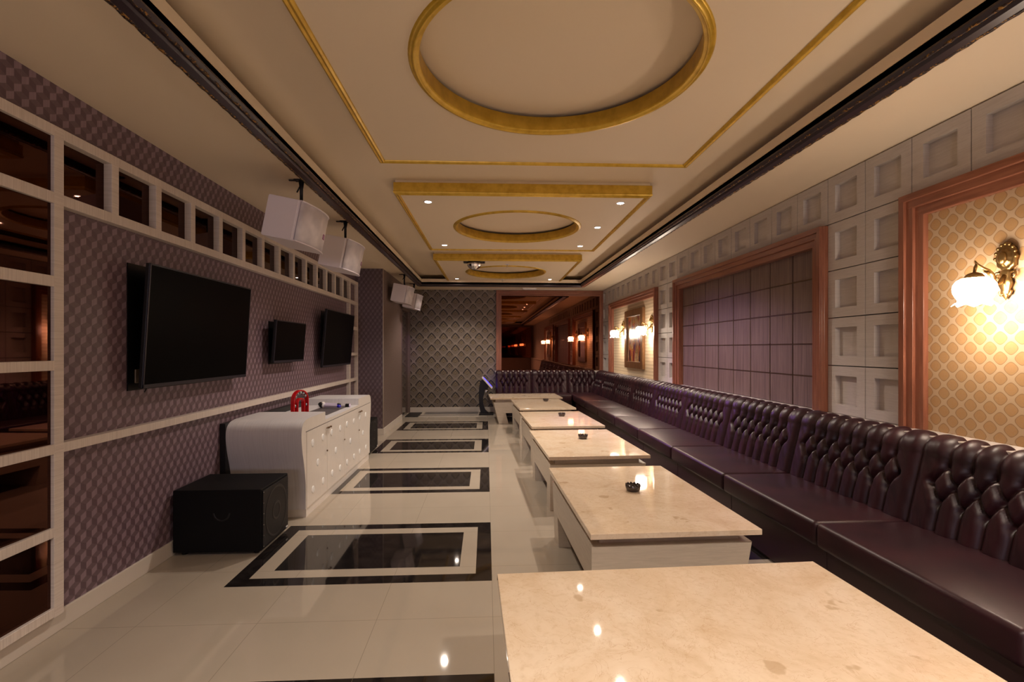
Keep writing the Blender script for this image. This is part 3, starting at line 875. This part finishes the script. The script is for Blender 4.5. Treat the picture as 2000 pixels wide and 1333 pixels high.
# tambourine in the cabinet recess
t = thing('tambourine', 'red half-moon tambourine standing upright on the white cabinet', 'tambourine', (-1.86, 5.02, ZD), 1.22)
def arch(r, h, wd, th, nm, parent, mat='red', zoff=0):
    b = nb(); N = 28
    pts = [(-r, 0)] + [(-r * math.cos(PI * k / N), h - r + r * math.sin(PI * k / N)) for k in range(N + 1)] + [(r, 0)]
    inn = [(x_ * (r - th) / r, zoff if z_ == 0 else (h - r + (z_ - (h - r)) * (r - th) / r)) for x_, z_ in pts]
    V = [[b.verts.new((p[0], yy, p[1] + zoff * 0)) for p in q] for q in (pts, inn) for yy in (-wd / 2, wd / 2)]
    A0, A1, B0, B1 = V
    for i in range(len(pts) - 1):
        for q, w2 in ((A0, A1), (A1, B1), (B1, B0), (B0, A0)): b.faces.new((q[i], q[i + 1], w2[i + 1], w2[i]))
    b.faces.new((A0[0], A1[0], B1[0], B0[0])); b.faces.new((A0[-1], A1[-1], B1[-1], B0[-1]))
    bmesh.ops.recalc_face_normals(b, faces=b.faces)
    return obj(nm, b, mat, parent)
arch(.105, .245, .04, .009, 'outer_frame', t)
arch(.052, .165, .04, .009, 'inner_grip', t)
b = nb(); box(b, -.105, -.043, -.025, .025, 0, .012); box(b, .043, .105, -.025, .025, 0, .012); obj('foot', b, 'red', t)
for k in range(7):
    a = PI * (k + .0) / 6; rr = .078
    b = nb(); lathe(b, [(.001, -.004), (.018, -.006), (.019, -.003), (.001, -.001), (.001, .001), (.019, .003), (.018, .006), (.001, .004)], (-rr * math.cos(a), 0, .14 + rr * math.sin(a) - (.05 if k in (0, 6) else 0)), 14, 'x')
    obj('jingle', b, 'jingle', t)
# microphones
def mic(label, loc, rz, col):
    t = thing('microphone', label, 'microphone', loc, rz, 'wireless microphones on the cabinet')
    b = nb(); lathe(b, [(.001, -.034), (.014, -.031), (.024, -.018), (.026, -.002), (.024, .012), (.020, .02)], (0, 0, .029), 18, 'x'); obj('grille_head', b, 'black', t)
    b = nb(); lathe(b, [(.021, .016), (.028, .018), (.029, .026), (.026, .034), (.021, .04)], (0, 0, .029), 18, 'x'); obj('collar', b, 'whiteplastic', t)
    b = nb(); lathe(b, [(.020, .038), (.0175, .08), (.0165, .15), (.016, .205)], (0, 0, .029), 18, 'x'); obj('barrel', b, 'micbody', t)
    b = nb(); lathe(b, [(.0165, .203), (.0165, .212), (.014, .235), (.001, .238)], (0, 0, .029), 18, 'x'); obj('end_cap', b, col, t)
    return t
mic('pearl wireless microphone with blue end cap, front one in the cabinet recess', (-1.80, 5.50, ZD + .004), -.35, 'blue')
mic('pearl wireless microphone with black end cap, lying behind the front one', (-1.86, 5.66, ZD), -.25, 'black')
for i, (xx, yy, lb) in enumerate(((-1.60, 4.83, 'small black cylinder at the near front corner of the cabinet recess'), (-1.555, 5.62, 'small black cylinder at the far end of the cabinet recess'))):
    t = thing('battery_cap', lb, 'cap', (xx, yy, ZD)); b = nb()
    lathe(b, [(.001, -.025), (.017, -.025), (.019, -.02), (.019, .02)], (0, 0, .020), 16, 'x'); obj('cap_shell', b, 'black', t)
    b = nb(); lathe(b, [(.0192, .018), (.0192, .028), (.001, .030)], (0, 0, .020), 16, 'x'); obj('cap_ring', b, 'micbody', t)

# ------------------------------------------------------------------ subwoofers
def sub(label, loc, rz=0):
    t = thing('subwoofer', label, 'subwoofer', loc, rz, 'black floor subwoofers')
    W, Dp, Hh = .58, .45, .425
    b = nb(); box(b, -W, 0, 0, Dp, .025, .445, .006, 2); obj('body', b, 'blackvinyl', t)
    b = nb(); box(b, .0, .008, .015, Dp - .015, .04, .43, .002, 1); obj('grille', b, 'perf', t)
    b = nb(); lathe(b, [(.165, .0085), (.175, .0125), (.185, .0085)], (0, .225, .235), 40, 'x'); lathe(b, [(.05, .0085), (.06, .012), (.07, .0085)], (0, .225, .235), 32, 'x'); obj('speaker_cone_rim', b, 'black', t)
    for k in range(6):
        for yy in (.022, Dp - .022): obj('screw', ball(nb(), (.0085, yy, .05 + .37 * k / 5), .004, .6, 1, 1, 8, 5), 'chrome', t)
    b = nb(); lathe(b, [(.045, -.003), (.052, -.006), (.058, -.001)], (-.26, 0, .29), 24, 'y', a0=PI, a1=2 * PI); obj('side_handle', b, 'black', t)
    b = nb(); box(b, .0085, .011, Dp - .06, Dp - .03, .045, .055); obj('badge', b, 'whiteplastic', t)
    for xx in (-W + .05, -.05):
        for yy in (.05, Dp - .05):
            obj('foot', lathe(nb(), [(.001, .0), (.018, 0), (.02, .026), (.001, .026)], (xx, yy, 0), 12), 'black', t)
    return t
sw = sub('black subwoofer with side handle on the floor at the near end of the cabinet', (-1.525, 3.42, 0))
dup(sw, (-1.53, 6.56, 0), 0, 'black subwoofer half hidden beyond the far end of the white cabinet')

# ------------------------------------------------------------------ televisions
def tv(label, y0, y1, z0, z1, xb_, xt_, led=None):
    """tilted set: bottom at x=xb_, top at x=xt_ ; local frame origin bottom middle"""
    ang = math.atan2(xt_ - xb_, z1 - z0); h = (z1 - z0) / math.cos(ang); hw = (y1 - y0) / 2
    t = thing('television', label, 'television', (xb_, (y0 + y1) / 2, z0)); t.rotation_euler = (0, ang, 0)
    b = nb(); box(b, -.028, -.004, -hw, hw, 0, h, .004); obj('casing', b, 'black', t)
    b = nb(); e = .010
    for a in ((-hw, hw, 0, .022), (-hw, hw, h - e, h), (-hw, -hw + e, 0, h), (hw - e, hw, 0, h)): box(b, -.005, .002, *a, .0015, 1)
    obj('bezel', b, 'bezel', t)
    obj('screen', box(nb(), -.004, -.0005, -hw + e, hw - e, .022, h - e), 'screen', t)
    b = nb(); box(b, -.085 - (.03 if xb_ > -2.02 else 0), -.027, -.14, .14, h * .35, h * .65); obj('wall_bracket', b, 'black', t)
    return t
tv('large wall television, nearest of the three, tilted over its black board', 3.02, 4.27, 1.165, 1.91, -2.03, -1.985)
tv('small wall television between the two large ones', 4.79, 5.555, 1.265, 1.68, -2.02, -1.99)
tv('large wall television at the far end of the left wall, beside the lattice', 6.23, 7.50, 1.17, 1.90, -2.035, -1.975)
def shadow(label, y0, y1, z0, z1):  # black sheets put in for the dark shadow behind each television
    o = obj('shadow_sheet', box(nb(), XL + .002, XL + .009, y0, y1, z0, z1), 'tv_shadow'); tag(o, label, 'shadow', 'black shadow sheets behind the televisions')
shadow('thin black sheet as a board on the wall behind the nearest television', 3.03, 4.25, 1.15, 1.912)
shadow('thin black sheet as a board on the wall behind the small television', 4.93, 5.5, 1.25, 1.672)
shadow('thin black sheet as a board on the wall behind the far television', 6.46, 7.4, 1.155, 1.895)
t = thing('wall_socket', 'beige wall socket with black plug at the lower left of the nearest television', 'socket', (XL + .008, 3.125, 1.235))
obj('cover_plate', box(nb(), 0, .010, -.042, .042, -.042, .042, .004), 'socket', t)
b = nb(); lathe(b, [(.019, .0), (.018, .03), (.012, .038), (.001, .038)], (.01, .005, 0), 16, 'x'); tube(b, [(.04, .005, -.003), (.045, .008, -.03), (.035, .012, -.08), (.02, .02, -.10)], .004, 6); obj('plug', b, 'black', t)

# ------------------------------------------------------------------ hanging speakers
def speaker(label, loc):
    t = thing('hanging_speaker', label, 'speaker', loc, 0, 'white loudspeakers hung from the left soffit')
    tilt = math.radians(11)
    R = Matrix.Translation((0, 0, -.212)) @ Matrix.Rotation(tilt, 4, 'Y') @ Matrix.Translation((0, 0, -.15))
    hl, hh = .245, .15
    def bulge(n=14): # front curve from near end to far end
        return [(.100 + .055 * math.sin(PI * k / n) ** .8 + .03 * k / n, -hl + 2 * hl * k / n) for k in range(n + 1)]
    b = nb(); prism(b, [(-.145, -hl), (.075, -hl), (.09, -hl + .01), (.09, hl - .01), (.075, hl), (-.145, hl)], 2, -hh, hh)
    bmesh.ops.bevel(b, geom=list(b.edges), offset=.005, segments=2, affect='EDGES')
    bmesh.ops.transform(b, matrix=R, verts=b.verts); obj('cabinet', b, 'spk', t)
    b = nb(); cv = bulge(); prism(b, [(.088, -hl + .002)] + cv + [(.088, hl - .002)], 2, -hh + .006, hh - .006)
    b.normal_update()
    for f in b.faces: f.smooth = abs(f.normal.z) < .5
    bmesh.ops.transform(b, matrix=R, verts=b.verts); obj('grille_cloth', b, 'cloth', t)
    for z_ in (-hh, hh - .008):
        b = nb(); prism(b, [(.085, -hl)] + [(x_ + .006, y_) for x_, y_ in cv] + [(.085, hl)], 2, z_, z_ + .008)
        bmesh.ops.transform(b, matrix=R, verts=b.verts); obj('rim', b, 'spk', t)
    b = nb(); box(b, .196, .2, .02, .09, -.03, .01)
    for v in b.verts: v.co = Vector((v.co.x - .03 * 0 + .0, v.co.y + .07, v.co.z))
    # badge sits on the curve towards the far end
    b.free(); b = nb(); ya, yb_ = .095, .155
    def cx(y_): return .100 + .055 * max(0, math.sin(PI * (y_ + hl) / (2 * hl))) ** .8 + .03 * (y_ + hl) / (2 * hl)
    vs = [b.verts.new((cx(y_) + .003, y_, z_)) for y_ in (ya, yb_) for z_ in (-.045, -.005)]; vs2 = [b.verts.new((cx(y_) - .004, y_, z_)) for y_ in (ya, yb_) for z_ in (-.045, -.005)]
    b.faces.new((vs[0], vs[2], vs[3], vs[1]))
    for p_, q_ in ((0, 1), (1, 3), (3, 2), (2, 0)): b.faces.new((vs[p_], vs[q_], vs2[q_], vs2[p_]))
    bmesh.ops.recalc_face_normals(b, faces=b.faces)
    bmesh.ops.transform(b, matrix=R, verts=b.verts); bd = obj('badge', b, 'badge', t)
    b = nb()
    for k in range(3):
        y0_ = ya + .008 + k * .017
        for zz in (-.036, -.018):
            box(b, cx(y0_) + .001, cx(y0_) + .0042, y0_, y0_ + .010, zz, zz + .004)
        box(b, cx(y0_) + .001, cx(y0_) + .0042, y0_, y0_ + .003, -.036, -.014)
    bmesh.ops.transform(b, matrix=R, verts=b.verts); obj('letters', b, 'badge2', bd)
    b = nb(); box(b, -.05, .05, -.03, .03, -.008, 0, .002); box(b, -.09, -.03, -.018, -.002, -.012, -.004); box(b, .02, .08, .0, .016, -.016, -.004)
    obj('ceiling_plate', b, 'black', t)
    b = nb(); tube(b, [(0, 0, -.005), (0, 0, -.07), (0, 0, -.19)], [.022, .013, .012], 12); tube(b, [(0, 0, -.03), (-.03, -.01, -.10)], .006, 6)
    ball(b, (0, 0, -.19), .018); lathe(b, [(.001, -.198), (.03, -.198), (.03, -.216), (.001, -.216)], (0, 0, 0), 12)
    obj('hanging_rod', b, 'black', t)
    return t
sp = speaker('white loudspeaker on a black rod, nearest of the four under the left soffit', (-1.43, 3.89, ZS))
dup(sp, (-1.44, 5.12, ZS), 0, 'white loudspeaker on a black rod, second from the camera, partly behind the nearest')
dup(sp, (-1.43, 8.70, ZS), 0, 'white loudspeaker hanging beside the brown column, third from the camera')
dup(sp, (-1.44, 9.93, ZS), 0, 'white loudspeaker farthest away, in front of the damask wall')

# ------------------------------------------------------------------ song kiosk and mat
t = thing('song_kiosk', 'black curved stand with tilted touch screen beside the farthest table', 'kiosk', (-.02, 10.55, 0), 0)
b = nb(); box(b, -.13, .17, -.16, .16, 0, .03, .006); obj('foot_plate', b, 'black', t)
cur = [(-.12, .03), (-.115, .2), (-.09, .38), (-.05, .52), (.0, .62), (-.06, .78), (-.12, .66), (-.15, .5), (-.13, .3)]
b = nb(); prism(b, [(-.10, .03), (.08, .03), (.0, .10), (-.04, .22), (-.045, .36), (-.01, .48), (.06, .56), (.07, .60), (-.05, .74), (-.10, .72), (-.13, .58), (-.14, .40), (-.13, .2)], 1, -.05, .05)
obj('curved_stand', b, 'black', t)
def tilt_box(th0, th1, hw, hl_):
    b = nb(); box(b, -hl_, hl_, -hw, hw, th0, th1, .003)
    bmesh.ops.transform(b, matrix=Matrix.Translation((.03, 0, .67)) @ Matrix.Rotation(math.radians(48), 4, 'Y'), verts=b.verts); return b
sc = obj('screen_casing', tilt_box(0, .03, .19, .155), 'whiteplastic', t)
obj('display', tilt_box(.0295, .034, .17, .135), 'bluescreen', sc)
b = nb(); ball(b, (.02, -.06, .50), .04, 1, .5, 1); obj('knuckle', b, 'chrome', t)
tag(obj('door_mat', box(nb(), -1.665, -1.40, 10.18, 10.86, 0, .012, .004), 'mat'), 'black rubber mat on the floor by the back wall door', 'mat')
